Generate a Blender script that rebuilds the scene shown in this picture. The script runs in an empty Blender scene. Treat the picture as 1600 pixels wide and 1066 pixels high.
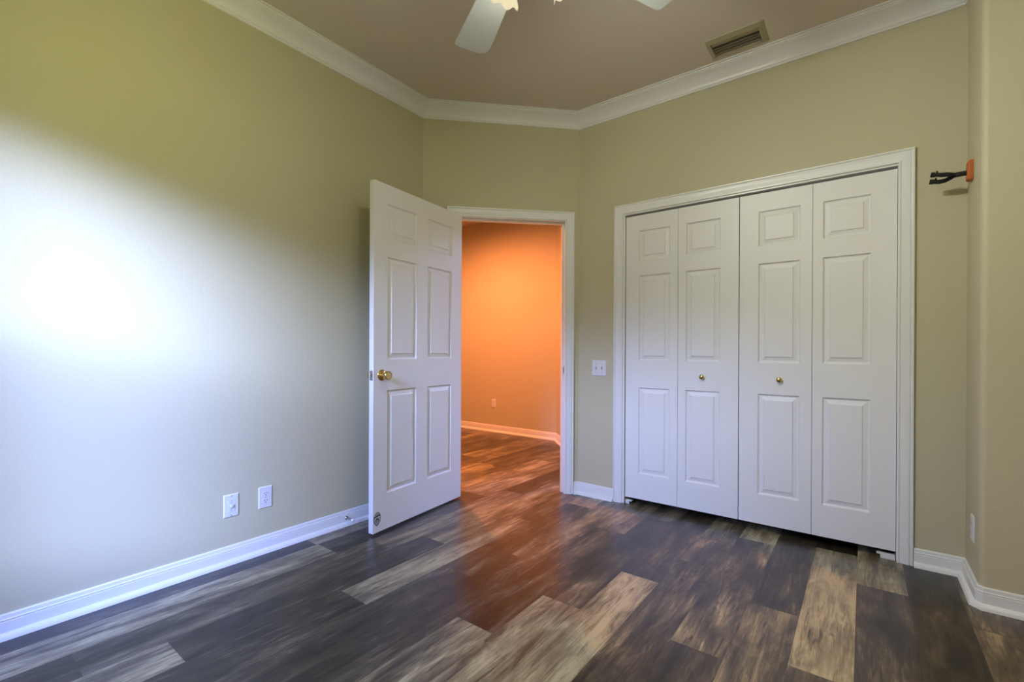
import bpy, bmesh, math, random
from mathutils import Vector, Matrix

sc = bpy.context.scene
COL = sc.collection
R = math.radians

# ------------------------------------------------------------------ camera
H = 1.063
cam_d = bpy.data.cameras.new('camera')
cam = bpy.data.objects.new('camera', cam_d)
COL.objects.link(cam)
sc.camera = cam
F_PX = 718.155
cam_d.sensor_fit = 'HORIZONTAL'
cam_d.sensor_width = 36.0
cam_d.lens = F_PX / 1600 * 36.0
cam_d.shift_x = -(812.886 - 800) / 1600
cam_d.shift_y = (550.148 - 533) / 1600
cam_d.clip_start = 0.02
yaw, pitch, roll = R(36.7405), R(-0.0551), R(0.2711)
fw = Vector((-math.sin(yaw), math.cos(yaw), 0)); rt = Vector((math.cos(yaw), math.sin(yaw), 0)); up = Vector((0, 0, 1))
f2 = fw * math.cos(pitch) + up * math.sin(pitch)
u2 = up * math.cos(pitch) - fw * math.sin(pitch)
cr = rt * math.cos(roll) + u2 * math.sin(roll)
cu = u2 * math.cos(roll) - rt * math.sin(roll)
M = Matrix((cr, cu, -f2)).transposed().to_4x4()
M.translation = Vector((0, 0, H))
cam.matrix_world = M

# ------------------------------------------------------------------ view, world, daylight
vs = sc.view_settings
vs.view_transform = 'Standard'; vs.look = 'None'; vs.gamma = 1.0; vs.use_curve_mapping = False
vs.exposure = 0.0
sc.cycles.max_bounces = 10; sc.cycles.diffuse_bounces = 6; sc.cycles.transparent_max_bounces = 12
sc.cycles.sample_clamp_indirect = 6.0

FAN_W, FAN_COL = 33.0, (0.98, 1.0, 0.90)
WX0, WX1, WZ0, WZ1 = -1.88, -1.00, .55, 2.30       # the window's opening in the wall behind the viewer
SKY_E = 200.0
GRASS, TREES = (0.057, 0.061, 0.011), (0.01, 0.013, 0.008)
SKY_LOW, SKY_MID, SKY_TOP = (0.95, 1.20, 2.35), (0.200, 0.310, 0.93), (0.13, 0.23, 0.75)
TREE_DEG = 14
GLOW_AZ, GLOW_RANGE = (0.83, -0.56), (0.86, 1.0)
HALL_W, HALL_COL = 730.0, (1.0, 0.30, 0.112)

w = bpy.data.worlds.new('sky'); sc.world = w; w.use_nodes = True
nt = w.node_tree; nt.nodes.clear()
def wn(t, **k):
    q = nt.nodes.new(t)
    for a, v in k.items(): setattr(q, a, v)
    return q
def wl(src, dst): nt.links.new(src, dst)
wo = wn('ShaderNodeOutputWorld'); bg = wn('ShaderNodeBackground'); tc = wn('ShaderNodeTexCoord'); sx = wn('ShaderNodeSeparateXYZ')
wl(tc.outputs['Generated'], sx.inputs[0])
# hazy bright sky above the tree line, dimmer overhead
mr = wn('ShaderNodeMapRange'); mr.inputs['From Min'].default_value = -1; mr.inputs['From Max'].default_value = 1; wl(sx.outputs['Z'], mr.inputs['Value'])
rp = wn('ShaderNodeValToRGB'); wl(mr.outputs[0], rp.inputs[0])
def zpos(deg): return (math.sin(R(deg)) + 1) / 2
e = rp.color_ramp.elements
e[0].position = 0.0; e[0].color = (*GRASS, 1)
e[1].position = zpos(-2); e[1].color = (*GRASS, 1)
for d_, c_ in ((1, TREES), (TREE_DEG - 3, TREES), (TREE_DEG + 3, SKY_LOW), (30, SKY_MID), (65, SKY_TOP)):
    k = e.new(zpos(d_)); k.color = (*c_, 1)
# sky glow shaped by added azimuth masks: brightest towards one side
vm = wn('ShaderNodeVectorMath', operation='MULTIPLY'); vm.inputs[1].default_value = (1, 1, 0); wl(tc.outputs['Generated'], vm.inputs[0])
vn = wn('ShaderNodeVectorMath', operation='NORMALIZE'); wl(vm.outputs[0], vn.inputs[0])
vd = wn('ShaderNodeVectorMath', operation='DOT_PRODUCT'); az = Vector((*GLOW_AZ, 0)).normalized(); vd.inputs[1].default_value = az; wl(vn.outputs[0], vd.inputs[0])
m2 = wn('ShaderNodeMapRange', interpolation_type='SMOOTHSTEP'); m2.inputs['From Min'].default_value = GLOW_RANGE[0]; m2.inputs['From Max'].default_value = GLOW_RANGE[1]
m2.inputs['To Min'].default_value = .235; m2.inputs['To Max'].default_value = 1.0; wl(vd.outputs['Value'], m2.inputs['Value'])
ms = wn('ShaderNodeMath', operation='MULTIPLY'); ms.inputs[1].default_value = SKY_E; m3 = wn('ShaderNodeMapRange', interpolation_type='SMOOTHSTEP'); m3.inputs['From Min'].default_value = -.50; m3.inputs['From Max'].default_value = -.02; m3.inputs['To Min'].default_value = .15
sx2 = wn('ShaderNodeSeparateXYZ'); wl(vn.outputs[0], sx2.inputs[0]); wl(sx2.outputs['X'], m3.inputs['Value'])      # added mask dims the sky on the other side, no object there
mm = wn('ShaderNodeMath', operation='MULTIPLY'); wl(m2.outputs[0], mm.inputs[0]); wl(m3.outputs[0], mm.inputs[1])
m4 = wn('ShaderNodeMapRange', interpolation_type='SMOOTHSTEP'); m4.inputs['From Min'].default_value = .64; m4.inputs['From Max'].default_value = .92; m4.inputs['To Min'].default_value = 1.0; m4.inputs['To Max'].default_value = .2
wl(sx2.outputs['X'], m4.inputs['Value']); m5 = wn('ShaderNodeMath', operation='MULTIPLY'); wl(mm.outputs[0], m5.inputs[0]); wl(m4.outputs[0], m5.inputs[1])
wl(m5.outputs[0], ms.inputs[0])
wl(rp.outputs[0], bg.inputs[0]); wl(ms.outputs[0], bg.inputs[1]); wl(bg.outputs[0], wo.inputs[0])

# portal: tells the sampler where the sky comes in
pd = bpy.data.lights.new('window_portal', 'AREA'); po = bpy.data.objects.new('window_portal', pd); COL.objects.link(po)
pd.shape = 'RECTANGLE'; pd.size = WX1 - WX0; pd.size_y = WZ1 - WZ0; pd.cycles.is_portal = True
po.location = ((WX0 + WX1) / 2, -.62, (WZ0 + WZ1) / 2); po.rotation_euler = Vector((0, 1, 0)).to_track_quat('-Z', 'Z').to_euler()

# ------------------------------------------------------------------ helpers
def tag(o, label=None, cat=None, group=None, kind=None):
    if label: o['label'] = label
    if cat: o['category'] = cat
    if group: o['group'] = group
    if kind: o['kind'] = kind
    return o

def empty(name, loc=(0, 0, 0), mat=None, parent=None):
    o = bpy.data.objects.new(name, None); COL.objects.link(o)
    o.empty_display_size = 0.05
    if parent: o.parent = parent
    if mat is not None: o.matrix_local = mat
    else: o.location = loc
    return o

class MB:
    """collects geometry, then links it as one mesh object"""
    def __init__(s): s.v = []; s.f = []
    def add(s, vs_, fs_):
        n = len(s.v); s.v += [tuple(p) for p in vs_]; s.f += [tuple(i + n for i in f) for f in fs_]; return s
    def box(s, a, b, M=None):
        x0, y0, z0 = a; x1, y1, z1 = b
        v = [Vector(p) for p in ((x0, y0, z0), (x1, y0, z0), (x1, y1, z0), (x0, y1, z0), (x0, y0, z1), (x1, y0, z1), (x1, y1, z1), (x0, y1, z1))]
        if M is not None: v = [M @ p for p in v]
        return s.add(v, [(0, 3, 2, 1), (4, 5, 6, 7), (0, 1, 5, 4), (1, 2, 6, 5), (2, 3, 7, 6), (3, 0, 4, 7)])
    def lathe(s, prof, M=None, seg=28):
        """profile of (r, h) about local z"""
        v = []; f = []
        for r, h in prof:
            for i in range(seg):
                a = 2 * math.pi * i / seg; v.append(Vector((r * math.cos(a), r * math.sin(a), h)))
        for j in range(len(prof) - 1):
            for i in range(seg):
                k = (i + 1) % seg; f.append((j * seg + i, j * seg + k, (j + 1) * seg + k, (j + 1) * seg + i))
        f.append(tuple(reversed(range(seg)))); f.append(tuple(range((len(prof) - 1) * seg, len(prof) * seg)))
        if M is not None: v = [M @ p for p in v]
        return s.add(v, f)
    def tube(s, pts, r, seg=12, caps=True):
        pts = [Vector(p) for p in pts]; n = len(pts); rs = r if isinstance(r, (list, tuple)) else [r] * n
        v = []; f = []; prev = None
        for i, p in enumerate(pts):
            t = (pts[min(i + 1, n - 1)] - pts[max(i - 1, 0)]).normalized()
            if prev is None:
                a = Vector((0, 0, 1)) if abs(t.z) < .9 else Vector((1, 0, 0)); x = t.cross(a).normalized()
            else: x = (prev - t * prev.dot(t)).normalized()
            prev = x; y = t.cross(x)
            for k in range(seg):
                a = 2 * math.pi * k / seg; v.append(p + (x * math.cos(a) + y * math.sin(a)) * rs[i])
        for i in range(n - 1):
            for k in range(seg):
                q = (k + 1) % seg; f.append((i * seg + k, i * seg + q, (i + 1) * seg + q, (i + 1) * seg + k))
        if caps: f.append(tuple(reversed(range(seg)))); f.append(tuple(range((n - 1) * seg, n * seg)))
        return s.add(v, f)
    def prism(s, poly, z0, z1, M=None):
        n = len(poly); v = [Vector((x, y, z0)) for x, y in poly] + [Vector((x, y, z1)) for x, y in poly]
        if M is not None: v = [M @ p for p in v]
        return s.add(v, [tuple(reversed(range(n))), tuple(range(n, 2 * n))] + [(i, (i + 1) % n, (i + 1) % n + n, i + n) for i in range(n)])
    def build(s, name, mat, parent=None, smooth=None, bevel=0, M=None, seg=2):
        me = bpy.data.meshes.new(name); me.from_pydata(s.v, [], s.f); me.validate()
        bm = bmesh.new(); bm.from_mesh(me); bmesh.ops.recalc_face_normals(bm, faces=bm.faces); bm.to_mesh(me); bm.free()
        me.materials.append(mat)
        o = bpy.data.objects.new(name, me); COL.objects.link(o)
        if parent: o.parent = parent
        if M is not None: o.matrix_local = M
        if bevel:
            b = o.modifiers.new('bevel', 'BEVEL'); b.width = bevel; b.segments = seg; b.limit_method = 'ANGLE'; b.angle_limit = R(35)
        if smooth is not None or bevel:
            for p in me.polygons: p.use_smooth = True
            try: me.set_sharp_from_angle(angle=R(smooth if smooth else 40))
            except Exception: pass
        return o

def copy_tree(o, parent=None):
    c = o.copy(); COL.objects.link(c)
    if parent: c.parent = parent
    for ch in list(o.children): copy_tree(ch, c)
    return c

# ------------------------------------------------------------------ materials
def new_mat(name):
    m = bpy.data.materials.new(name); m.use_nodes = True
    return m, m.node_tree, m.node_tree.nodes['Principled BSDF']
def plain(name, col, rough=.5, metal=0.0, spec=.5, coat=0.0):
    m, n, b = new_mat(name)
    b.inputs['Base Color'].default_value = (*col, 1); b.inputs['Roughness'].default_value = rough
    b.inputs['Metallic'].default_value = metal; b.inputs['Specular IOR Level'].default_value = spec
    b.inputs['Coat Weight'].default_value = coat
    return m
def add_bump(n, b, scale, strength, dist, detail=3, stretch=None):
    t = n.nodes.new('ShaderNodeTexCoord'); z = n.nodes.new('ShaderNodeTexNoise'); u = n.nodes.new('ShaderNodeBump')
    z.inputs['Scale'].default_value = scale; z.inputs['Detail'].default_value = detail
    u.inputs['Strength'].default_value = strength; u.inputs['Distance'].default_value = dist
    if stretch:
        mp = n.nodes.new('ShaderNodeMapping'); mp.inputs['Scale'].default_value = stretch
        n.links.new(t.outputs['Object'], mp.inputs[0]); n.links.new(mp.outputs[0], z.inputs['Vector'])
    else: n.links.new(t.outputs['Object'], z.inputs['Vector'])
    n.links.new(z.outputs['Fac'], u.inputs['Height']); n.links.new(u.outputs[0], b.inputs['Normal'])
    return z
def textured(name, col, rough, scale, strength, dist, var=0.0, spec=.3, stretch=None):
    m, n, b = new_mat(name)
    b.inputs['Base Color'].default_value = (*col, 1); b.inputs['Roughness'].default_value = rough; b.inputs['Specular IOR Level'].default_value = spec
    z = add_bump(n, b, scale, strength, dist, stretch=stretch)
    if var:
        mx = n.nodes.new('ShaderNodeMix'); mx.data_type = 'RGBA'
        mx.inputs[6].default_value = (*[c * (1 - var) for c in col], 1); mx.inputs[7].default_value = (*[min(1, c * (1 + var)) for c in col], 1)
        n.links.new(z.outputs['Fac'], mx.inputs[0]); n.links.new(mx.outputs[2], b.inputs['Base Color'])
    return m
M_WALL = textured('khaki_wall_paint', (0.50, 0.465, 0.31), .55, 95, .35, .0025, .03, spec=.35)
M_CEIL = textured('taupe_ceiling_paint', (0.61, 0.54, 0.44), .8, 60, .35, .003, .03, spec=.2)
M_TRIM = textured('white_trim_paint', (0.73, 0.73, 0.71), .32, 220, .05, .0006, .01, spec=.5)
M_DOOR = textured('white_door_paint', (0.75, 0.75, 0.73), .42, 40, .12, .0008, .01, spec=.45, stretch=(9, 9, .6))
M_PLATE = plain('white_plastic', (0.66, 0.66, 0.65), .3)
M_DARKSLOT = plain('slot_shadow', (0.03, 0.03, 0.03), .6)
M_SCREW = plain('screw_metal', (0.45, 0.45, 0.44), .35, .8)
M_BRASS = plain('polished_brass', (0.62, 0.45, 0.17), .16, 1.0)
M_STEEL = plain('dull_steel', (0.42, 0.42, 0.40), .35, 1.0)
M_BLACK = plain('black_foam', (0.006, 0.006, 0.007), .7)
M_DARK = plain('closet_interior', (0.25, 0.23, 0.2), .8)
M_VENT = plain('tan_vent_paint', (0.36, 0.32, 0.19), .45)
M_VENTIN = plain('dark_duct', (0.03, 0.028, 0.02), .8)
M_FAN = plain('white_fan_enamel', (0.55, 0.58, 0.53), .4)
M_RUBBER = plain('white_rubber', (0.75, 0.75, 0.75), .5)
M_WOOD = textured('orange_cherry_wood', (0.42, 0.12, 0.025), .4, 30, .1, .0005, .3, stretch=(12, 12, 1))
M_INK = plain('sticker_black', (0.012, 0.012, 0.014), .5)
M_STICK = plain('sticker_grey', (0.30, 0.30, 0.32), .45)
M_STICK2 = plain('sticker_pale', (0.44, 0.44, 0.46), .45)

# lit frosted glass of the fan lamps
m, n, b = new_mat('frosted_lamp_glass')
b.inputs['Base Color'].default_value = (.9, .87, .78, 1); b.inputs['Roughness'].default_value = .35
b.inputs['Emission Color'].default_value = (1, .86, .58, 1); b.inputs['Emission Strength'].default_value = .55
M_GLASS = m

def see_through(name, col, keep, rough):
    m_, n_, b_ = new_mat(name)
    b_.inputs['Base Color'].default_value = (*col, 1); b_.inputs['Roughness'].default_value = rough
    t_ = n_.nodes.new('ShaderNodeBsdfTransparent'); x_ = n_.nodes.new('ShaderNodeMixShader'); x_.inputs[0].default_value = keep
    out = n_.nodes['Material Output']
    n_.links.new(t_.outputs[0], x_.inputs[1]); n_.links.new(b_.outputs[0], x_.inputs[2]); n_.links.new(x_.outputs[0], out.inputs[0])
    return m_
M_PANE = see_through('window_glass', (.8, .85, .85), .06, .02)
M_SCREEN = see_through('insect_screen_mesh', (.08, .08, .08), .38, .7)

# vinyl planks
m, n, b = new_mat('grey_brown_vinyl_planks'); M_FLOOR = m
L = n.links.new
at = n.nodes.new('ShaderNodeAttribute'); at.attribute_name = 'plank'
sp = n.nodes.new('ShaderNodeSeparateColor'); L(at.outputs['Color'], sp.inputs[0])
gc = n.nodes.new('ShaderNodeNewGeometry'); sxyz = n.nodes.new('ShaderNodeSeparateXYZ'); L(gc.outputs['Position'], sxyz.inputs[0])
def math_(op, a, b_, c=None):
    q = n.nodes.new('ShaderNodeMath'); q.operation = op
    for i, val in enumerate((a, b_, c)):
        if val is None: continue
        if isinstance(val, (int, float)): q.inputs[i].default_value = val
        else: L(val, q.inputs[i])
    return q.outputs[0]
off = math_('MULTIPLY', sp.outputs[1], 40.0)
def coords(fx, fy):
    c = n.nodes.new('ShaderNodeCombineXYZ')
    L(math_('MULTIPLY', sxyz.outputs['X'], fx), c.inputs[0]); L(math_('MULTIPLY', sxyz.outputs['Y'], fy), c.inputs[1]); L(off, c.inputs[2])
    return c.outputs[0]
def noise(vec, scale, detail, rough=.6, dist=0.0):
    q = n.nodes.new('ShaderNodeTexNoise'); L(vec, q.inputs['Vector']); q.inputs['Scale'].default_value = scale
    q.inputs['Detail'].default_value = detail; q.inputs['Roughness'].default_value = rough; q.inputs['Distortion'].default_value = dist
    return q.outputs['Fac']
n1 = noise(coords(9, 1.5), 1.0, 4, .55, .6)      # broad streaks
n2 = noise(coords(150, 8.0), 1.0, 6, .7, .3)     # fine grain
n3 = noise(coords(5.5, 3.2), 1.0, 6, .66, 1.2)   # blotches
n4 = noise(coords(36, 3.4), 1.0, 5, .65, .8)     # strokes
nA = noise(coords(7.5, 1.15), 1.0, 1.5, .45, .25)   # growth rings as contour lines
rings = math_('SINE', math_('MULTIPLY', nA, 150.0), 0)
rmask = math_('MULTIPLY', math_('SMOOTH_MIN', math_('MAXIMUM', math_('MULTIPLY_ADD', n3, 4.0, -1.9), 0), 1.0, .1), .11)
t = math_('MULTIPLY_ADD', math_('SUBTRACT', n1, .5), 1.45, math_('MULTIPLY_ADD', math_('SUBTRACT', sp.outputs[0], .45), 1.0, .43))
t = math_('MULTIPLY_ADD', math_('SUBTRACT', n2, .5), .60, t)
t = math_('MULTIPLY_ADD', math_('SUBTRACT', n3, .5), .85, t)
t = math_('MULTIPLY_ADD', math_('SUBTRACT', n4, .5), .75, t)
t = math_('MULTIPLY_ADD', rings, rmask, t)
def clip01(v, k, o):
    q = n.nodes.new('ShaderNodeMath'); q.operation = 'MULTIPLY_ADD'; q.use_clamp = True
    L(v, q.inputs[0]); q.inputs[1].default_value = k; q.inputs[2].default_value = o; return q.outputs[0]
n5 = noise(coords(52, 5.0), 1.0, 4, .6, 1.0)
t = math_('MULTIPLY_ADD', clip01(n5, 9.0, -5.2), -.30, t)      # dark cracks
t = math_('MULTIPLY_ADD', clip01(n5, -9.0, 3.7), .20, t)       # pale flecks
ramp = n.nodes.new('ShaderNodeValToRGB'); L(t, ramp.inputs[0])
e = ramp.color_ramp.elements
e[0].position = 0.0; e[0].color = (0.012, 0.0085, 0.0055, 1)
e[1].position = 1.0; e[1].color = (0.39, 0.345, 0.205, 1)
for p_, c_ in ((.28, (0.040, 0.0305, 0.0185, 1)), (.5, (0.092, 0.075, 0.047, 1)), (.75, (0.22, 0.186, 0.110, 1))):
    k = e.new(p_); k.color = c_
# thin seam at each plank's edge
uv = n.nodes.new('ShaderNodeUVMap'); uv.uv_map = 'plank_uv'; suv = n.nodes.new('ShaderNodeSeparateXYZ'); L(uv.outputs[0], suv.inputs[0])
edge = math_('MINIMUM', suv.outputs['X'], suv.outputs['Y'])
seam = math_('LESS_THAN', edge, 0.0009)
mxs = n.nodes.new('ShaderNodeMix'); mxs.data_type = 'RGBA'; L(math_('MULTIPLY', seam, .45), mxs.inputs[0]); L(ramp.outputs[0], mxs.inputs[6]); mxs.inputs[7].default_value = (.02, .015, .01, 1)
L(mxs.outputs[2], b.inputs['Base Color'])
L(math_('MULTIPLY_ADD', n2, .14, .24), b.inputs['Roughness'])
b.inputs['Specular IOR Level'].default_value = .62
bu = n.nodes.new('ShaderNodeBump'); bu.inputs['Strength'].default_value = .12; bu.inputs['Distance'].default_value = .0012
L(n2, bu.inputs['Height']); L(bu.outputs[0], b.inputs['Normal'])

# ------------------------------------------------------------------ room plan
xL, yA, yC, xR, yS = -2.5282, 2.2161, 3.0289, 0.3943, 2.6995
xB = xL + (yC - yA)
xE, yN = 0.75, -0.50
CEIL = 2.8144
S2 = math.sqrt(.5)
T = 0.115                                    # wall thickness
DIAG = Matrix(((S2, S2, 0, xL), (S2, -S2, 0, yA), (0, 0, 1, 0), (0, 0, 0, 1)))   # local x along the wall, y into the room, z up
def diag(u, o, z): return DIAG @ Vector((u, o, z))
U_W = (Vector((xB, yC)) - Vector((xL, yA))).length

def struct(mb, name, mat, label, cat, **k): return tag(mb.build(name, mat, **k), label, cat, kind='structure')

# floor: planks 182.5 mm wide running along y, each its own face with its own tone
PW, PX = 0.1825, -0.02
KNOWN = {   # row: [(y where a plank ends, tone nearer than it)], tone beyond the last
    -13: ([(.17, .50), (1.36, .62)], .22), -12: ([(.349, .16), (1.563, .42)], .58), -11: ([(.575, .62), (1.785, .20)], .64),
    -10: ([(1.158, .30), (2.35, .68)], .5), -9: ([(1.60, .36), (2.79, .30)], .72), -8: ([(.714, .4), (1.904, .26)], .52),
    -7: ([(1.326, .58), (2.513, .27)], .56), -6: ([(1.67, .70), (2.86, .24)], .5), -5: ([(2.08, .78), (3.27, .24)], .5),
    -4: ([(1.19, .4), (2.383, .28)], .50), -3: ([(1.695, .25), (2.87, .52)], .78), -2: ([(2.157, .54), (3.35, .28)], .5),
    -1: ([(1.80, .34), (2.985, .82)], .18), 0: ([(2.628, .30)], .68), 1: ([(.9, .4), (2.10, .16), (3.30, .13)], .3), 2: ([(2.48, .64)], .44)}
rnd = random.Random(7)
fv, ff, tone, uvs = [], [], [], []
X0, X1, Y0, Y1 = -5.9, 1.0, -.62, 5.3
for row in range(-33, 6):
    a, bq = PX + PW * row, PX + PW * (row + 1)
    a, bq = max(a, X0), min(bq, X1)
    if bq - a < .01: continue
    if row in KNOWN: js, last = KNOWN[row]
    else:
        y = Y0 + rnd.uniform(.1, 1.19); js = []
        while y < Y1: js.append((y, rnd.choice((.2, .3, .4, .5, .6, .7)))); y += 1.19
        last = .45
    js = list(js)
    y0 = js[0][0]
    while y0 - 1.19 > Y0: y0 -= 1.19; js.insert(0, (y0, rnd.choice((.25, .4, .55, .65))))
    y0 = js[-1][0]; first = True
    while y0 < Y1: y0 += 1.19; js.append((min(y0, Y1), last if first else rnd.choice((.25, .4, .55, .65)))); first = False
    lo = Y0
    for hi, tn in js:
        if hi <= lo: continue
        i = len(fv); fv += [(a, lo, 0), (bq, lo, 0), (bq, hi, 0), (a, hi, 0)]; ff.append((i, i + 1, i + 2, i + 3)); tone.append((tn, rnd.random()))
        uvs.append((bq - a, hi - lo)); lo = hi
i = len(fv)
fv += [(X0, Y0, -.08), (X1, Y0, -.08), (X1, Y1, -.08), (X0, Y1, -.08)]; ff.append((i + 3, i + 2, i + 1, i)); tone.append((.3, 0)); uvs.append((1, 1))
me = bpy.data.meshes.new('floor'); me.from_pydata(fv, [], ff)
ca = me.color_attributes.new('plank', 'FLOAT_COLOR', 'CORNER'); uvl = me.uv_layers.new(name='plank_uv')
# each plank face is split in four so that the local distance to its edges is linear
bm = bmesh.new(); bm.from_mesh(me)
cl = bm.loops.layers.float_color['plank']; ul = bm.loops.layers.uv['plank_uv']
bm.faces.ensure_lookup_table()
for k, fc in enumerate(bm.faces):
    for lp in fc.loops: lp[cl] = (tone[k][0], tone[k][1], 0, 1)
for k, fc in enumerate(list(bm.faces)):
    cs = [v_.co.copy() for v_ in fc.verts]; sz = uvs[k]; col = (tone[k][0], tone[k][1], 0, 1)
    if cs[0].z < -.01: continue
    x0, y0, x1, y1 = cs[0].x, cs[0].y, cs[2].x, cs[2].y; hx_, hy_ = sz[0] / 2, sz[1] / 2; xm, ym = (x0 + x1) / 2, (y0 + y1) / 2
    bm.faces.remove(fc)
    for (ax, ay, qx, qy) in ((x0, y0, 0, 0), (xm, y0, 1, 0), (xm, ym, 1, 1), (x0, ym, 0, 1)):
        vv = [bm.verts.new((ax + dx * hx_, ay + dy * hy_, 0)) for dx, dy in ((0, 0), (1, 0), (1, 1), (0, 1))]
        nf = bm.faces.new(vv)
        for lp, (dx, dy) in zip(nf.loops, ((0, 0), (1, 0), (1, 1), (0, 1))):
            lp[cl] = col; lp[ul].uv = (hx_ * (dx if qx == 0 else 1 - dx), hy_ * (dy if qy == 0 else 1 - dy))
bmesh.ops.delete(bm, geom=[v_ for v_ in bm.verts if not v_.link_faces], context='VERTS')
bm.to_mesh(me); bm.free(); me.materials.append(M_FLOOR)
fl = bpy.data.objects.new('floor', me); COL.objects.link(fl)
tag(fl, 'grey-brown wood-look plank floor of the room and hall', 'floor', kind='structure')

# ceiling (with the vent's hole) and hall ceiling
VX0, VX1, VY0, VY1 = -.706, -.460, 2.733, 2.876
mb = MB()
for a, bq in (((X0, Y0), (X1, VY0)), ((X0, VY1), (X1, Y1)), ((X0, VY0), (VX0, VY1)), ((VX1, VY0), (X1, VY1))):
    mb.box((a[0], a[1], CEIL), (bq[0], bq[1], CEIL + .08))
struct(mb, 'ceiling', M_CEIL, 'plain taupe painted ceiling with the white crown moulding below it', 'ceiling')

# walls
struct(MB().box((xL - T, yN - T, 0), (xL, yA + .05, CEIL)), 'wall_left', M_WALL, 'long khaki wall on the left washed by daylight', 'wall')
OU0, OU1, OZ = .2175, 1.0415, 2.037          # door opening in the diagonal wall
mb = MB(); mb.box((0, -T, 0), (OU0 - .018, 0, CEIL), DIAG); mb.box((OU1 + .018, -T, 0), (U_W + .05, 0, CEIL), DIAG); mb.box((OU0 - .018, -T, OZ + .018), (OU1 + .018, 0, CEIL), DIAG)
struct(mb, 'wall_diagonal', M_WALL, 'short angled khaki wall holding the hall doorway', 'wall')
CX0, CX1, CZ = -1.3455, .1385, 2.024        # closet opening
mb = MB(); mb.box((xB, yC, 0), (CX0 - .018, yC + T, CEIL)); mb.box((CX1 + .018, yC, 0), (xR + .1, yC + T, CEIL)); mb.box((CX0 - .018, yC, CZ + .018), (CX1 + .018, yC + T, CEIL))
struct(mb, 'wall_far', M_WALL, 'khaki wall around the white closet doors', 'wall')
# chase with its bullnose corner
rb = .024; poly = [(xR, yC + .02), (xR, yS + rb)]
for k in range(1, 8):
    a = math.pi + (math.pi / 2) * k / 8; poly.append((xR + rb + rb * math.cos(a), yS + rb + rb * math.sin(a)))
poly += [(xR + rb, yS), (xE + T, yS), (xE + T, yC + .02)]
struct(MB().prism(poly, 0, CEIL), 'wall_chase', M_WALL, 'khaki boxed-out wall with a rounded corner at the right edge', 'wall', smooth=30)
struct(MB().box((xE, yN - T, 0), (xE + T, yS, CEIL)), 'wall_right', M_WALL, 'khaki wall on the right beyond the frame', 'wall')
mb = MB(); y0, y1 = yN - T, yN
mb.box((xL - T, y0, 0), (WX0, y1, CEIL)); mb.box((WX1, y0, 0), (xE + T, y1, CEIL)); mb.box((WX0, y0, 0), (WX1, y1, WZ0)); mb.box((WX0, y0, WZ1), (WX1, y1, CEIL))
struct(mb, 'wall_near', M_WALL, 'khaki wall with the window behind the viewer', 'wall')
# closet interior
mb = MB(); cy1 = yC + .68
mb.box((CX0 - .25, cy1, 0), (CX1 + .25, cy1 + .05, CEIL)); mb.box((CX0 - .25, yC + T, 0), (CX0 - .2, cy1, CEIL)); mb.box((CX1 + .2, yC + T, 0), (CX1 + .25, cy1, CEIL))
struct(mb, 'wall_closet', M_DARK, 'inside walls of the closet behind the folding doors', 'wall')
# hall walls
HY, HXc = 4.672, -2.945
struct(MB().box((X0, HY, 0), (HXc + .3, HY + T, CEIL)), 'wall_hall', M_WALL, 'hall wall glowing orange through the doorway', 'wall')
HD = Matrix(((S2, S2, 0, HXc), (-S2, S2, 0, HY), (0, 0, 1, 0), (0, 0, 0, 1)))
struct(MB().box((0, 0, 0), (1.55, T, CEIL), HD), 'wall_hall_side', M_WALL, 'angled hall wall just inside the right of the doorway', 'wall')
struct(MB().box((X0, 1.3, 0), (X0 + .1, HY, CEIL)).box((X0, 1.2, 0), (xL - T, 1.3, CEIL)), 'wall_hall_end', M_WALL, 'hall end wall out of sight', 'wall')

# ------------------------------------------------------------------ mouldings
def sweep(path, prof, z_base, name, mat, label, cat, closed_prof=False, capends=True):
    """path: list of (point2d, miter2d); prof: (d from the wall, z)"""
    mb = MB(); n_ = len(prof); v = []; f = []
    for p, mit in path:
        for d, z in prof: v.append((p[0] + mit[0] * d, p[1] + mit[1] * d, z_base + z))
    for i in range(len(path) - 1):
        for k in range(n_):
            q = (k + 1) % n_; f.append((i * n_ + k, i * n_ + q, (i + 1) * n_ + q, (i + 1) * n_ + k))
    if capends: f.append(tuple(range(n_))); f.append(tuple(range((len(path) - 1) * n_, len(path) * n_)))
    mb.add(v, f)
    return struct(mb, name, mat, label, cat, smooth=28)
def mit(n1, n2):
    n1, n2 = Vector(n1), Vector(n2); return (n1 + n2) / (1 + n1.dot(n2))
NL, ND, NF, NC, NN, NE = (1, 0), (S2, -S2), (0, -1), (-1, 0), (0, 1), (-1, 0)
cs_ = []
CROWN = [(0, -.0877), (.009, -.0877), (.0125, -.083), (.0125, -.0775), (.017, -.0755), (.0185, -.070)]
for k in range(0, 9):                          # cove
    a = k / 8; CROWN.append((.0185 + .066 * (1 - math.cos(a * math.pi / 2)) ** 1.0 * .98 + .0 , -.070 + .052 * math.sin(a * math.pi / 2)))
CROWN = CROWN[:6] + [(.021, -.064), (.027, -.055), (.037, -.0445), (.050, -.0345), (.064, -.0265), (.078, -.0205), (.088, -.0175), (.0885, -.0130), (.0955, -.0125), (.0985, -.0075), (.1107, -.0070), (.1107, 0), (0, 0)]
PT = {'nl': (xL, yN), 'a': (xL, yA), 'b': (xB, yC), 'c': (xR, yC), 's': (xR, yS), 'e': (xE, yS), 'ne': (xE, yN)}
MT = {'nl': mit(NL, NN), 'a': mit(NL, ND), 'b': mit(ND, NF), 'c': mit(NF, NC), 's': mit(NC, NF), 'e': mit(NF, NE), 'ne': mit(NE, NN)}
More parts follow.
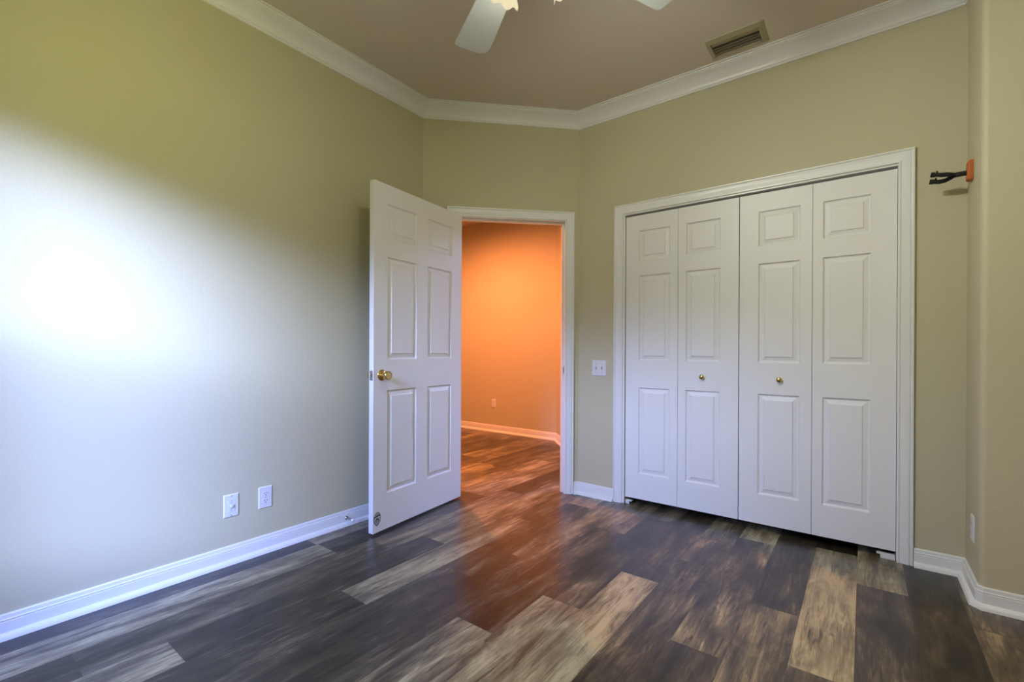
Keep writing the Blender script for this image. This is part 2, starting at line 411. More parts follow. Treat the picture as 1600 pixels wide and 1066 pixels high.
seq = [('nl', 'a', 'left wall'), ('a', 'b', 'angled doorway wall'), ('b', 'c', 'closet wall'), ('c', 's', 'side of the boxed-out corner'), ('s', 'e', 'front of the boxed-out corner'), ('e', 'ne', 'unseen right wall'), ('ne', 'nl', 'window wall')]
for k, (p, q, nm) in enumerate(seq):
    sweep([(PT[p], MT[p]), (PT[q], MT[q])], CROWN, CEIL, 'trim_%d' % (k + 1), M_TRIM, 'white crown moulding along the top of the ' + nm, 'moulding')

BASE = [(0, 0), (0, .0893), (.0055, .0893), (.0085, .0855), (.0095, .0725), (.0125, .0700), (.0125, .0665), (.0105, .0655), (.0105, .0635), (.0130, .0620), (.0135, .0240), (.0185, .0225), (.0255, .0180), (.0300, .0110), (.0320, .0)]
def P2(u, o=0): q = diag(u, o, 0); return (q.x, q.y)
sweep([(PT['nl'], MT['nl']), (PT['a'], MT['a'])], BASE, 0, 'baseboard_left', M_TRIM, 'white baseboard along the daylit left wall', 'baseboard')
sweep([(PT['a'], MT['a']), (P2(.170), ND)], BASE, 0, 'baseboard_diagonal', M_TRIM, 'short white baseboard behind the open door', 'baseboard')
sweep([(P2(1.112), ND), (PT['b'], MT['b']), ((-1.424, yC), NF)], BASE, 0, 'baseboard_corner', M_TRIM, 'short white baseboard between the doorway and the closet', 'baseboard')
ch = .0175   # chamfered baseboard piece round the bullnose
p1, p2 = (xR, yS + ch * .8), (xR + ch * .8, yS); NCH = (-S2, -S2)
sweep([((.2055, yC), NF), (PT['c'], MT['c']), (p1, mit(NC, NCH)), (p2, mit(NCH, NF)), (PT['e'], MT['e'])], BASE, 0, 'baseboard_right', M_TRIM, 'white baseboard stepping round the rounded corner at right', 'baseboard')
sweep([(PT['e'], MT['e']), (PT['ne'], MT['ne'])], BASE, 0, 'baseboard_far_right', M_TRIM, 'white baseboard of the unseen right wall', 'baseboard')
sweep([(PT['ne'], MT['ne']), (PT['nl'], MT['nl'])], BASE, 0, 'baseboard_near', M_TRIM, 'white baseboard below the window behind the viewer', 'baseboard')
sweep([((X0 + .1, HY), NF), ((HXc, HY), mit(NF, (-S2, -S2))), ((HXc + 1.5 * S2, HY - 1.5 * S2), (-S2, -S2))], BASE, 0, 'baseboard_hall', M_TRIM, 'baseboard of the orange-lit hall', 'baseboard')

# casings: colonial profile as (distance outward from the opening, thickness)
CAS = [(0, 0), (0, .0075), (.003, .0095), (.008, .0100), (.0105, .0060), (.0135, .0068), (.030, .0125), (.044, .0155), (.048, .0150), (.0495, .0108), (.0525, .0118), (.056, .0170), (.061, .0178), (.0635, .0165), (.0635, 0)]
def casing(a, bq, top, frame, name, label, wl=1.0):
    v = []; f = []; n_ = len(CAS)
    for kind in range(4):
        for s, t_ in CAS:
            x = (a - s * wl, a - s * wl, bq + s, bq + s)[kind]; z = (0, top + s, top + s, 0)[kind]
            v.append(frame @ Vector((x, t_, z)))
    for i in range(3):
        for k in range(n_):
            q = (k + 1) % n_; f.append((i * n_ + k, i * n_ + q, (i + 1) * n_ + q, (i + 1) * n_ + k))
    f.append(tuple(range(n_))); f.append(tuple(range(3 * n_, 4 * n_)))
    return struct(MB().add(v, f), name, M_TRIM, label, 'door casing', smooth=25)
FAR = Matrix(((1, 0, 0, 0), (0, -1, 0, yC), (0, 0, 1, 0), (0, 0, 0, 1)))
casing(CX0 - .0135, CX1 + .0015, CZ + .0075, FAR, 'trim_8', 'white moulded casing framing the closet opening')
casing(OU0 - .0055, OU1 + .0055, OZ + .0050, DIAG, 'trim_9', 'white moulded casing framing the hall doorway', wl=(OU0 - .0055 - .171) / .0635)
# jambs
tj = .018
mb = MB(); mb.box((OU0 - tj, -T, 0), (OU0, 0, OZ + tj), DIAG); mb.box((OU1, -T, 0), (OU1 + tj, 0, OZ + tj), DIAG); mb.box((OU0, -T, OZ), (OU1, 0, OZ + tj), DIAG)
for a_ in ((OU0, .0), (OU1 - .011, .0)): mb.box((a_[0], -.078, 0), (a_[0] + .011, -.040, OZ), DIAG)
mb.box((OU0 + .011, -.078, OZ - .011), (OU1 - .011, -.040, OZ), DIAG)
jamb = struct(mb, 'trim_10', M_TRIM, 'white jamb lining the hall doorway, with a brass strike', 'door jamb')
q = MB(); q.box((OU1 - .0015, -.034, .895), (OU1 + .0005, -.004, .955), DIAG); q.build('strike_plate', M_BRASS, jamb)
q = MB(); q.box((OU1 - .002, -.026, .912), (OU1 - .0012, -.012, .938), DIAG); q.build('strike_hole', M_DARKSLOT, jamb)
mb = MB(); mb.box((CX0 - tj, yC, 0), (CX0, yC + T, CZ + tj)); mb.box((CX1, yC, 0), (CX1 + tj, yC + T, CZ + tj)); mb.box((CX0, yC, CZ - .002), (CX1, yC + T, CZ + tj))
struct(mb, 'trim_11', M_TRIM, 'white jamb lining the closet opening', 'door jamb')

# ------------------------------------------------------------------ moulded doors
RING = [(0, 0), (.0030, .0065), (.0070, .0105), (.0120, .0110), (.0330, .0055), (.0355, .0015), (.0375, .0010)]
def slab(w_, h_, t_, panels, both=True):
    """front face at y = 0 looking to -y, panels = (x0, x1, z0, z1)"""
    mb = MB()
    xs = sorted({0, w_} | {p[0] for p in panels} | {p[1] for p in panels}); zs = sorted({0, h_} | {p[2] for p in panels} | {p[3] for p in panels})
    def face(y, sg):
        for i in range(len(xs) - 1):
            for j in range(len(zs) - 1):
                cx, cz = (xs[i] + xs[i + 1]) / 2, (zs[j] + zs[j + 1]) / 2
                if any(p[0] < cx < p[1] and p[2] < cz < p[3] for p in panels): continue
                mb.add([(xs[i], y, zs[j]), (xs[i + 1], y, zs[j]), (xs[i + 1], y, zs[j + 1]), (xs[i], y, zs[j + 1])], [(0, 1, 2, 3) if sg > 0 else (3, 2, 1, 0)])
        for p in panels:
            lps = []
            for ins, dp in RING:
                lps.append([(p[0] + ins, y + sg * dp, p[2] + ins), (p[1] - ins, y + sg * dp, p[2] + ins), (p[1] - ins, y + sg * dp, p[3] - ins), (p[0] + ins, y + sg * dp, p[3] - ins)])
            v = [q_ for l_ in lps for q_ in l_]; f = []
            for k in range(len(lps) - 1):
                for i in range(4):
                    j = (i + 1) % 4; g = (k * 4 + i, k * 4 + j, k * 4 + 4 + j, k * 4 + 4 + i); f.append(g if sg > 0 else g[::-1])
            g = tuple(range(len(v) - 4, len(v))); f.append(g if sg > 0 else g[::-1])
            mb.add(v, f)
    face(0, 1)
    if both: face(t_, -1)
    else: mb.add([(0, t_, 0), (0, t_, h_), (w_, t_, h_), (w_, t_, 0)], [(0, 1, 2, 3)])
    mb.add([(0, 0, 0), (0, t_, 0), (0, t_, h_), (0, 0, h_)], [(0, 1, 2, 3)]); mb.add([(w_, 0, 0), (w_, 0, h_), (w_, t_, h_), (w_, t_, 0)], [(0, 1, 2, 3)])
    mb.add([(0, 0, 0), (w_, 0, 0), (w_, t_, 0), (0, t_, 0)], [(0, 1, 2, 3)]); mb.add([(0, 0, h_), (0, t_, h_), (w_, t_, h_), (w_, 0, h_)], [(0, 1, 2, 3)])
    return mb
def weld(o):
    bm = bmesh.new(); bm.from_mesh(o.data); bmesh.ops.remove_doubles(bm, verts=bm.verts, dist=1e-5); bmesh.ops.recalc_face_normals(bm, faces=bm.faces); bm.to_mesh(o.data); bm.free()
    return o
RX = Matrix.Rotation(R(90), 4, 'X')            # local z axis -> -y (out of a front face)

# open hall door; local x runs from the free edge to the hinges, front faces -y
ang = R(6.3433); hx, hy, DWID = -2.3334, 2.412, .813
dd = Vector((math.sin(ang), -math.cos(ang), 0)); dn = Vector((math.cos(ang), math.sin(ang), 0))
free = Vector((hx, hy, .0129)) + dd * DWID
DM = Matrix((-dd, -dn, Vector((0, 0, 1)))).transposed().to_4x4(); DM.translation = free
d1 = empty('door_1', mat=DM)
tag(d1, 'open white six-panel door with a round brass knob', 'door', kind='structure')
zz = ((.209, .818), (1.000, 1.606), (1.720, 1.920))
pan = [(DWID - b_, DWID - a_, z0, z1) for (a_, b_) in ((.113, .360), (.462, .709)) for z0, z1 in zz]
weld(slab(DWID, 2.032, .035, pan).build('door_panel', M_DOOR, d1))
KNOB = [(.0325, 0), (.0335, .002), (.0325, .0045), (.027, .0085), (.020, .0105), (.0145, .013), (.0125, .018), (.0130, .026), (.0175, .0315), (.0235, .036), (.0265, .042), (.0270, .049), (.0258, .056), (.0235, .0585), (.0215, .0582), (.0200, .0565), (.004, .0575), (.0015, .0570)]
kz = .908
MB().lathe(KNOB, Matrix.Translation((.0625, 0, kz)) @ RX, 36).build('door_knob', M_BRASS, d1, smooth=40)['label'] = 'polished brass door knob'
MB().lathe(KNOB, Matrix.Translation((.0625, .035, kz)) @ Matrix.Rotation(R(-90), 4, 'X'), 36).build('door_knob', M_BRASS, d1, smooth=40)
lt = MB(); lt.box((-.0012, .0055, kz - .0285), (.0, .0295, kz + .0285)); lp = lt.build('latch_plate', M_STEEL, d1, bevel=.0008); lp['label'] = 'steel latch plate on the door edge'
MB().prism([(-.0125, .011), (-.0115, .0105), (-.0005, .0105), (-.0005, .0250)], kz - .0095, kz + .0095).build('latch_bolt', M_STEEL, lp)
for zc in (.20, 1.02, 1.84):
    MB().tube([(DWID + .002, .0395, zc - .044), (DWID + .002, .0395, zc + .044)], .0065).build('hinge', M_BRASS, d1, smooth=40)
# shield sticker low on the free edge side
SM = Matrix.Translation((.0305, -.0004, .079)) @ RX
def ell(rx_, rz_, cx=0, cz=0, a0=0, a1=360, n_=40): return [(cx + rx_ * math.cos(R(a0 + (a1 - a0) * i / n_)), cz + rz_ * math.sin(R(a0 + (a1 - a0) * i / n_))) for i in range(n_ + (a1 - a0 < 360))]
shield = []
for i in range(48):
    a_ = 2 * math.pi * i / 48; zt = math.sin(a_); wd = .0265 if zt > 0 else .0265 * (1 - .32 * zt * zt)
    shield.append((wd * math.cos(a_), .041 * zt + (.006 if zt < 0 else 0) * 0))
st = MB().prism(shield, 0, .0006, SM).build('sticker', M_STICK2, d1); st['label'] = 'small grey and black shield-shaped sticker'
def band(pts_o, pts_i): return pts_o + pts_i[::-1]
mk = MB()
o_ = [(x * 1.0, z * 1.0) for x, z in shield]; i_ = [(x * .88, z * .92) for x, z in shield]
for k in range(48):                          # rim, thin at left
    j = (k + 1) % 48
    if 8 < k < 22: continue
    mk.prism([o_[k], o_[j], i_[j], i_[k]], .0006, .0009, SM)
mk.prism([(-.0255, .006), (-.0225, .0165), (.0205, .0225), (.0235, .0150), (-.0200, .0090), (-.0225, .002)], .0006, .0010, SM)   # slanted bar
for k, (x_, h__) in enumerate(((-.0135, .0085), (-.0045, .0095), (.0050, .0090))):                                      # three cropped capitals above it
    mk.prism([(x_, .0225 + .13 * x_), (x_ + .0024, .0228 + .13 * x_), (x_ + .0024, .0225 + h__ + .2 * x_), (x_, .0225 + h__ + .2 * x_)], .0006, .0010, SM)
    mk.prism([(x_, .0225 + h__ + .2 * x_), (x_ + .0065, .0225 + h__ + .2 * x_), (x_ + .0065, .0205 + h__ + .2 * x_), (x_, .0205 + h__ + .2 * x_)], .0006, .0010, SM)
arch = band(ell(.0125, .0155, .001, -.012, -10, 190, 20), ell(.0078, .0085, .001, -.012, -10, 190, 20))
for k in range(20): mk.prism([arch[k], arch[k + 1], arch[len(arch) - 2 - k], arch[len(arch) - 1 - k]], .0006, .0010, SM)
mk.build('emblem', M_INK, st)
gm = MB(); gm.prism([(x * .74, -.0205 + z * .40) for x, z in shield if True], .0006, .0008, SM); gm.build('shield_field', M_STICK, st)

# bifold closet doors: two folding pairs of two leaves
LEAVES = [(-1.3415, -.9790, -1.246, -1.032), (-.9768, -.6105, -.926, -.717), (-.6055, -.2315, -.503, -.289), (-.2293, .1365, -.181, .032)]
LZ0, LZ1, LY = .046, 2.0095, yC + .012
ZB = ((.221, .818), (1.003, 1.592), (1.695, 1.902))
SKN = [(.0085, 0), (.0085, .0015), (.0060, .003), (.0050, .008), (.0070, .0115), (.0125, .0145), (.0150, .0185), (.0150, .0215), (.0125, .0245), (.008, .0262), (.002, .0268)]
for d, (nm, lab) in enumerate((('door_2', 'left pair of white folding closet doors, nearer the hall doorway'), ('door_3', 'right pair of white folding closet doors, nearer the boxed-out corner'))):
    rt_ = empty(nm, (LEAVES[d * 2][0], LY, LZ0)); tag(rt_, lab, 'closet door', kind='structure')
    for k in (0, 1):
        a_, b_, p0, p1_ = LEAVES[d * 2 + k]
        lf = weld(slab(b_ - a_, LZ1 - LZ0, .034, [(p0 - a_, p1_ - a_, z0 - LZ0, z1 - LZ0) for z0, z1 in ZB]).build('door_leaf', M_DOOR, rt_, M=Matrix.Translation((a_ - LEAVES[d * 2][0], 0, 0))))
        if d * 2 + k in (1, 2):
            kx = (-.822, -.390)[d] - a_
            MB().lathe(SKN, Matrix.Translation((kx, 0, .9065 - LZ0)) @ RX, 28).build('closet_knob', M_BRASS, lf, smooth=40)['label'] = 'small round brass knob'
# floor pivot brackets
for k, (bx, lab) in enumerate(((-1.338, 'white pivot bracket on the floor under the left end of the closet doors'), (.075, 'white pivot bracket on the floor under the right end of the closet doors'))):
    r_ = empty('pivot_bracket', (bx, yC + .012, 0)); tag(r_, lab, 'bracket', 'closet door pivot brackets')
    MB().box((0, -.004, 0), (.060 if k else .028, .026, .018)).build('bracket_base', M_PLATE, r_, bevel=.001)
    MB().box((-.016 if k else 0, -.002, .018), (.060 if k else .046, .022, .026)).build('pivot_arm', M_PLATE, r_, bevel=.001)

# ------------------------------------------------------------------ electrical plates
def frame_at(p, nrm):
    """local x to the right seen from the room, y out of the wall, z up"""
    nrm = Vector(nrm).normalized(); z = Vector((0, 0, 1)); x = nrm.cross(z); x.normalize()
    m_ = Matrix((-x, nrm, z)).transposed().to_4x4()
    if m_.determinant() < 0: m_ = Matrix((x, nrm, z)).transposed().to_4x4()
    m_.translation = Vector(p); return m_
RYo = Matrix.Rotation(R(-90), 4, 'X')           # local z -> +y (out of the wall)
def plate_mesh(w_, h_):
    mb = MB(); a = w_ / 2; c = h_ / 2; b1, b2 = a - .0045, c - .0045
    v = [(-a, 0, -c), (a, 0, -c), (a, 0, c), (-a, 0, c), (-a, .0018, -c), (a, .0018, -c), (a, .0018, c), (-a, .0018, c), (-b1, .0058, -b2), (b1, .0058, -b2), (b1, .0058, b2), (-b1, .0058, b2)]
    f = [(0, 1, 5, 4), (1, 2, 6, 5), (2, 3, 7, 6), (3, 0, 4, 7), (4, 5, 9, 8), (5, 6, 10, 9), (6, 7, 11, 10), (7, 4, 8, 11), (8, 9, 10, 11), (3, 2, 1, 0)]
    return mb.add(v, f)
def screw(par, x, z):
    s_ = MB().lathe([(.0034, 0), (.0032, .0008), (.002, .0012)], Matrix.Translation((x, .0056, z)) @ RYo, 12).build('screw', M_SCREW, par)
def outlet(p, nrm, label, group):
    r_ = empty('wall_outlet', mat=frame_at(p, nrm)); tag(r_, label, 'outlet', group)
    plate_mesh(.070, .1145).build('cover_plate', M_PLATE, r_, bevel=.0006)
    for s_ in (-1, 1):
        pts = []
        for i in range(32):
            a_ = 2 * math.pi * i / 32; pts.append((.0172 * math.cos(a_), max(-.0122, min(.0122, .0172 * math.sin(a_)))))
        fc = MB().prism(pts, 0, .0022, Matrix.Translation((0, .0054, s_ * .0195)) @ RYo).build('receptacle', M_PLATE, r_)
        sl = MB(); sl.box((-.0075, .0074, s_ * .0195 - .001), (-.0052, .0079, s_ * .0195 + .0075)); sl.box((.0052, .0074, s_ * .0195 + .000), (.0075, .0079, s_ * .0195 + .0068))
        sl.lathe([(.0027, 0), (.0026, .0004)], Matrix.Translation((0, .0074, s_ * .0195 - .0072)) @ RYo, 10)
        sl.build('slot', M_DARKSLOT, fc)
    screw(r_, 0, 0)
    return r_
outlet((xL, 1.141, .2885), (1, 0, 0), 'white duplex outlet low on the left wall, nearer the open door', 'duplex outlets')
outlet((xR, 2.838, .289), (-1, 0, 0), 'pale outlet on the side of the boxed-out corner, seen edge-on', 'duplex outlets')
outlet((-3.92, HY, .375), (0, -1, 0), 'outlet low on the orange hall wall', 'duplex outlets')
r_ = empty('dimmer_switch', mat=frame_at((xL, .977, .287), (1, 0, 0)))
tag(r_, 'white slide dimmer plate low on the left wall, farther from the open door', 'dimmer switch')
plate_mesh(.070, .1145).build('cover_plate', M_PLATE, r_, bevel=.0006)
q = MB(); q.box((-.0165, .0056, -.0335), (.0165, .0068, .0335)); fr = q.build('dimmer_face', M_PLATE, r_, bevel=.0005)
MB().box((-.0055, .0066, -.029), (.0055, .0072, .029)).build('slider_track', plain('grey_track', (.55, .55, .54), .4), fr)
MB().box((-.0060, .0068, -.006), (.0060, .0165, .006)).build('slider_knob', M_PLATE, fr, bevel=.0012)
screw(r_, 0, .0485); screw(r_, 0, -.0485)
r_ = empty('light_switch', mat=frame_at((-1.542, yC, .9455), (0, -1, 0)))
tag(r_, 'white double light switch between the doorway and the closet', 'light switch')
plate_mesh(.1145, .1145).build('cover_plate', M_PLATE, r_, bevel=.0006)
for k, x_ in enumerate((-.023, .023)):
    MB().box((x_ - .0055, .0056, -.0125), (x_ + .0055, .0062, .0125)).build('toggle_slot', M_SCREW, r_)
    tm = Matrix.Translation((x_, .0058, 0)) @ Matrix.Rotation(R(24 if k == 0 else -24), 4, 'X')
    MB().box((-.0042, 0, -.0055), (.0042, .0135, .0055), tm).build('toggle', M_PLATE, r_, bevel=.001)
    screw(r_, x_, .0305); screw(r_, x_, -.0305)

# rigid door stop on the left baseboard
r_ = empty('door_stop', mat=frame_at((xL + .0128, 1.609, .047), (1, 0, 0))); tag(r_, 'small metal door stop screwed into the left baseboard', 'door stop')
MB().lathe([(.0115, 0), (.0115, .002), (.0080, .007), (.0050, .009)], RYo, 20).build('base_flange', M_STEEL, r_, smooth=40)
MB().lathe([(.0042, .006), (.0042, .062)], RYo, 14).build('rod', M_STEEL, r_, smooth=40)
MB().lathe([(.0078, .060), (.0085, .063), (.0085, .073), (.0070, .078), (.003, .079)], RYo, 18).build('rubber_tip', M_RUBBER, r_, smooth=40)

# wooden instrument hanger on the side of the chase
gz = 1.8945
r_ = empty('guitar_hanger', mat=frame_at((xR, 2.896, gz), (-1, 0, 0))); tag(r_, 'orange wooden wall hanger with a black padded hook', 'wall hanger')
hw, hh, th_ = .024, .0435, .0215
mb = MB()
v = [(-hw, 0, -hh), (hw, 0, -hh), (hw, 0, hh), (-hw, 0, hh), (-hw, th_ - .007, -hh), (hw, th_ - .007, -hh), (hw, th_ - .007, hh), (-hw, th_ - .007, hh), (-hw + .008, th_, -hh + .003), (hw - .008, th_, -hh + .003), (hw - .008, th_, hh - .009), (-hw + .008, th_, hh - .009)]
mb.add(v, [(3, 2, 1, 0), (0, 1, 5, 4), (1, 2, 6, 5), (2, 3, 7, 6), (3, 0, 4, 7), (4, 5, 9, 8), (5, 6, 10, 9), (6, 7, 11, 10), (7, 4, 8, 11), (8, 9, 10, 11)])
mb.build('wood_block', M_WOOD, r_, bevel=.001)
MB().tube([(0, th_ - .002, -.007), (0, th_ + .020, -.0075), (0, th_ + .042, -.0085)], .0112, 14).build('hook_stem', M_BLACK, r_, smooth=40)
def prong(s_):
    q_ = s_ * TWIST
    p_ = [(0, th_ + .036, -.0083), (s_ * .012, th_ + .050, -.0100 + q_ * .35), (s_ * .021, th_ + .068, -.0125 + q_ * .8), (s_ * .024, th_ + .088, -.0125 + q_), (s_ * .024, th_ + .112, -.0070 + q_)]
    a_ = MB().tube(p_, [.0085, .0094, .0100, .0100, .0096], 14).build('padded_prong', M_BLACK, r_, smooth=40)
    MB().tube([(s_ * .024, th_ + .110, -.0075 + q_), (s_ * .024, th_ + .124, -.0045 + q_)], [.0118, .0112], 14).build('prong_end', M_BLACK, a_, smooth=40)
    MB().tube([(s_ * .024, th_ + .100, -.0095 + q_), (s_ * .024, th_ + .102, .0085 + q_)], [.0042, .0032], 10).build('prong_lip', M_BLACK, a_, smooth=40)
TWIST = .0092 * (1 if (r_.matrix_local @ Vector((1, 0, 0)) - r_.matrix_local.translation).y < 0 else -1)
prong(1); prong(-1)

# ceiling air vent
r_ = empty('ceiling_vent', ((VX0 + VX1) / 2, (VY0 + VY1) / 2, CEIL)); tag(r_, 'tan louvred air vent on the ceiling beside the crown moulding', 'air vent')
ox, oy = (VX0 + VX1) / 2, (VY0 + VY1) / 2
def rel(x, y, z): return (x - ox, y - oy, z)
mb = MB(); e0, e1, g0, g1 = -.728, -.428, 2.691, 2.890
def ring(o0, o1, p0, p1, z0_, i0, i1, j0, j1, z1_):
    v = [rel(o0, p0, z0_), rel(o1, p0, z0_), rel(o1, p1, z0_), rel(o0, p1, z0_), rel(i0, j0, z1_), rel(i1, j0, z1_), rel(i1, j1, z1_), rel(i0, j1, z1_)]
    mb.add(v, [(0, 1, 5, 4), (1, 2, 6, 5), (2, 3, 7, 6), (3, 0, 4, 7)])
ring(e0, e1, g0, g1, 0, e0 + .002, e1 - .002, g0 + .002, g1 - .002, -.004)
ring(e0 + .002, e1 - .002, g0 + .002, g1 - .002, -.004, VX0 - .003, VX1 + .003, VY0 - .003, VY1 + .003, -.0095)
ring(VX0 - .003, VX1 + .003, VY0 - .003, VY1 + .003, -.0095, VX0, VX1, VY0, VY1, -.0085)
ring(VX0, VX1, VY0, VY1, -.0085, VX0, VX1, VY0, VY1, .02)
mb.build('vent_frame', M_VENT, r_)
mb = MB()
a, bq = rel(VX0 - .002, VY0 - .002, .012), rel(VX1 + .002, VY1 + .002, .22)
x0, y0_, z0_ = a; x1, y1_, z1_ = bq
mb.add([(x0, y0_, z0_), (x1, y0_, z0_), (x1, y1_, z0_), (x0, y1_, z0_), (x0, y0_, z1_), (x1, y0_, z1_), (x1, y1_, z1_), (x0, y1_, z1_)], [(4, 5, 6, 7), (0, 1, 5, 4), (1, 2, 6, 5), (2, 3, 7, 6), (3, 0, 4, 7)])
mb.build('duct', M_VENTIN, r_)
for k, (yc_, dy_, dz_) in enumerate(((2.756, .044, .010), (2.806, .030, .020), (2.830, .030, .020), (2.856, .030, .020))):
    mb = MB(); v = []; f = []
    for i in range(7):
        t_ = i / 6; yy = yc_ - dy_ / 2 + dy_ * t_; zq = -.004 + dz_ * ((1 - (1 - t_) ** 2) if k == 0 else t_)
        for x_ in (VX0 + .003, VX1 - .003):
            v.append(rel(x_, yy, zq - .003)); v.append(rel(x_, yy, zq - .0005))
    for i in range(6):
        b0 = i * 4; b1 = b0 + 4
        f += [(b0, b0 + 2, b1 + 2, b1), (b0 + 1, b1 + 1, b1 + 3, b0 + 3), (b0, b1, b1 + 1, b0 + 1), (b0 + 2, b0 + 3, b1 + 3, b1 + 2)]
    f += [(0, 1, 3, 2), (24, 26, 27, 25)]
    mb.add(v, f).build('louvre', M_VENT, r_, smooth=40)

# ------------------------------------------------------------------ ceiling fan with its lamps
fx, fy, BZ = -.929, 1.264, 2.50
fan = empty('ceiling_fan', (fx, fy, CEIL)); tag(fan, 'white ceiling fan with scalloped frosted glass lamps', 'ceiling fan')
def Z(z): return z - CEIL
MB().lathe([(.012, 0), (.070, 0), (.070, -.012), (.055, -.045), (.030, -.060), (.014, -.062)], None, 32).build('canopy', M_FAN, fan, smooth=40)
MB().lathe([(.0125, -.055), (.0125, Z(BZ) + .155)], None, 20).build('down_rod', M_FAN, fan, smooth=40)
MB().lathe([(.02, Z(BZ) + .165), (.06, Z(BZ) + .155), (.105, Z(BZ) + .125), (.120, Z(BZ) + .09), (.120, Z(BZ) + .045), (.100, Z(BZ) + .015), (.070, Z(BZ) + .000), (.05, Z(BZ) - .005)], None, 40).build('motor_housing', M_FAN, fan, smooth=50)
MB().lathe([(.062, Z(BZ)), (.066, Z(BZ) - .02), (.060, Z(BZ) - .055), (.045, Z(BZ) - .075), (.012, Z(BZ) - .085), (.010, Z(BZ) - .10), (.002, Z(BZ) - .105)], None, 32).build('lamp_fitter', M_FAN, fan, smooth=50)
BL = .675
def blade(a_):
    mt = Matrix.Rotation(R(a_), 4, 'Z') @ Matrix.Translation((0, 0, Z(BZ))) @ Matrix.Rotation(R(6), 4, 'X')
    pts = []
    r0, r1, w0, w1 = .19, BL, .056, .080
    pts += [(r0, -w0), (r1 - .055, -w1)]
    for i in range(1, 7):
        q_ = R(-90 + 90 * i / 6); pts.append((r1 - .055 + .055 * math.cos(q_), -w1 + .055 + .055 * math.sin(q_)))
    for i in range(0, 7):
        q_ = R(90 * i / 6); pts.append((r1 - .014 + .014 * math.cos(q_), w1 - .014 + .014 * math.sin(q_)))
    pts += [(r0, w0)]
    b_ = MB().prism(pts, -.003, .003, mt).build('blade', M_FAN, fan, bevel=.0012)
    arm = MB(); arm.prism([(.075, -.018), (.14, -.012), (.20, -.032), (.255, -.034), (.265, 0), (.255, .034), (.20, .032), (.14, .012), (.075, .018)], -.008, -.003, mt)
    arm.build('blade_arm', M_FAN, b_, bevel=.001)
for a_ in (149, 63.7, -26, 239): blade(a_)
def shade(a_, power):
    # goose-neck arm and a scalloped tulip shade tipped outward and down
    A = Matrix.Rotation(R(a_), 4, 'Z')
    p_ = [A @ Vector(q_) for q_ in ((.05, 0, Z(BZ) - .030), (.085, 0, Z(BZ) - .026), (.110, 0, Z(BZ) - .031), (.125, 0, Z(BZ) - .045))]
    arm = MB().tube(p_, .0085, 12).build('lamp_arm', M_FAN, fan, smooth=40)
    base = A @ Matrix.Translation((.116, 0, Z(BZ) - .040)) @ Matrix.Rotation(R(180 - 56), 4, 'Y')   # local z now points out and down
    v = []; f = []; seg = 48
    prof = [(.021, 0), (.025, .010), (.032, .024), (.038, .041), (.041, .058), (.044, .074), (.050, .090), (.058, .100)]
    for j, (r0, h0) in enumerate(prof):
        wgt = max(0, (j - 3) / 4)
        for i in range(seg):
            th = 2 * math.pi * i / seg; sc_ = .5 + .5 * math.cos(6 * th)
            rr = r0 * (1 + .09 * wgt * (sc_ - .5)); hh_ = h0 + .012 * wgt * sc_
            v.append(base @ Vector((rr * math.cos(th), rr * math.sin(th), hh_)))
    for j in range(len(prof) - 1):
        for i in range(seg):
            k = (i + 1) % seg; f.append((j * seg + i, j * seg + k, (j + 1) * seg + k, (j + 1) * seg + i))
    sh = MB().add(v, f).build('glass_shade', M_GLASS, fan, smooth=60); sh['label'] = 'scalloped frosted glass lamp shade'
    so = sh.modifiers.new('thickness', 'SOLIDIFY'); so.thickness = .003
    MB().lathe([(.018, -.012), (.024, -.008), (.024, .008), (.018, .012)], base, 24).build('socket_cup', M_FAN, arm, smooth=40)
    ld = bpy.data.lights.new('lamp_bulb', 'POINT'); ld.energy = FAN_W * power; ld.color = FAN_COL; ld.shadow_soft_size = .028
    lo = bpy.data.objects.new('lamp_bulb', ld); COL.objects.link(lo); lo.parent = fan; lo.location = base @ Vector((0, 0, .078))
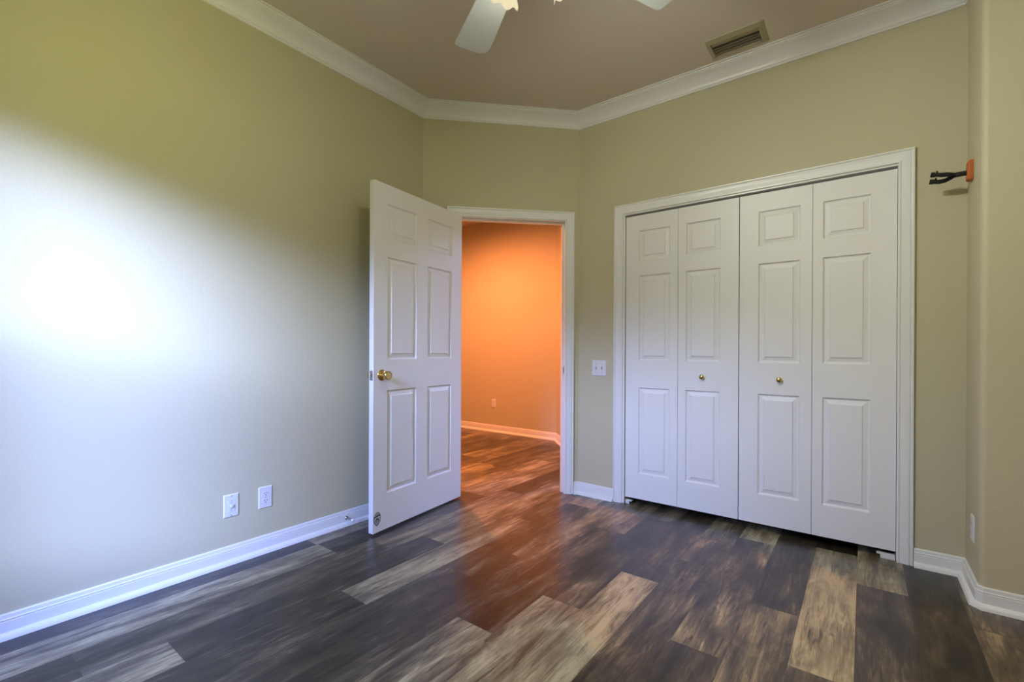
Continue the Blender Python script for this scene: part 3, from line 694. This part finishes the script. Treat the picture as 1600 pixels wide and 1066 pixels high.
for a_, power in ((150, .10), (78, .62), (6, 2.0), (-66, 1.8), (222, .3)): shade(a_, power)

# ------------------------------------------------------------------ hall lamp (recessed, out of sight above the hall floor)
hd = bpy.data.lights.new('hall_downlight', 'SPOT'); hd.energy = HALL_W; hd.color = HALL_COL; hd.spot_size = R(176); hd.spot_blend = .75; hd.shadow_soft_size = .06
ho = bpy.data.objects.new('hall_downlight', hd); COL.objects.link(ho); ho.location = (-3.75, 3.25, CEIL - .01)

# ------------------------------------------------------------------ window behind the viewer
wr = empty('window_1', ((WX0 + WX1) / 2, yN - .06, WZ0)); tag(wr, 'white sash window behind the viewer', 'window', kind='structure')
cx = (WX0 + WX1) / 2; ww = (WX1 - WX0) / 2; wh = WZ1 - WZ0; mid = wh * .52
def win(name, boxes, mat, par):
    q_ = MB()
    for a_, b_ in boxes: q_.box(a_, b_)
    return q_.build(name, mat, par)
fw_ = .035
win('window_frame', [((-ww, -.03, 0), (-ww + fw_, .03, wh)), ((ww - fw_, -.03, 0), (ww, .03, wh)), ((-ww, -.03, 0), (ww, .03, fw_)), ((-ww, -.03, wh - fw_), (ww, .03, wh))], M_TRIM, wr)
for nm, z0_, z1_, yq in (('upper_sash', mid - .02, wh - fw_, -.012), ('lower_sash', fw_, mid + .02, .012)):
    s_ = win(nm, [((-ww + fw_, yq - .01, z0_), (-ww + fw_ + .035, yq + .01, z1_)), ((ww - fw_ - .035, yq - .01, z0_), (ww - fw_, yq + .01, z1_)), ((-ww + fw_, yq - .01, z0_), (ww - fw_, yq + .01, z0_ + .04)), ((-ww + fw_, yq - .01, z1_ - .04), (ww - fw_, yq + .01, z1_))], M_TRIM, wr)
    win('pane', [((-ww + fw_ + .035, yq - .002, z0_ + .04), (ww - fw_ - .035, yq + .002, z1_ - .04))], M_PANE, s_)
win('insect_screen', [((-ww + fw_, -.0285, fw_), (ww - fw_, -.0275, mid))], M_SCREEN, wr)
win('window_sill', [((-ww - .04, .05, -.02), (ww + .04, .085, .0))], M_TRIM, wr)
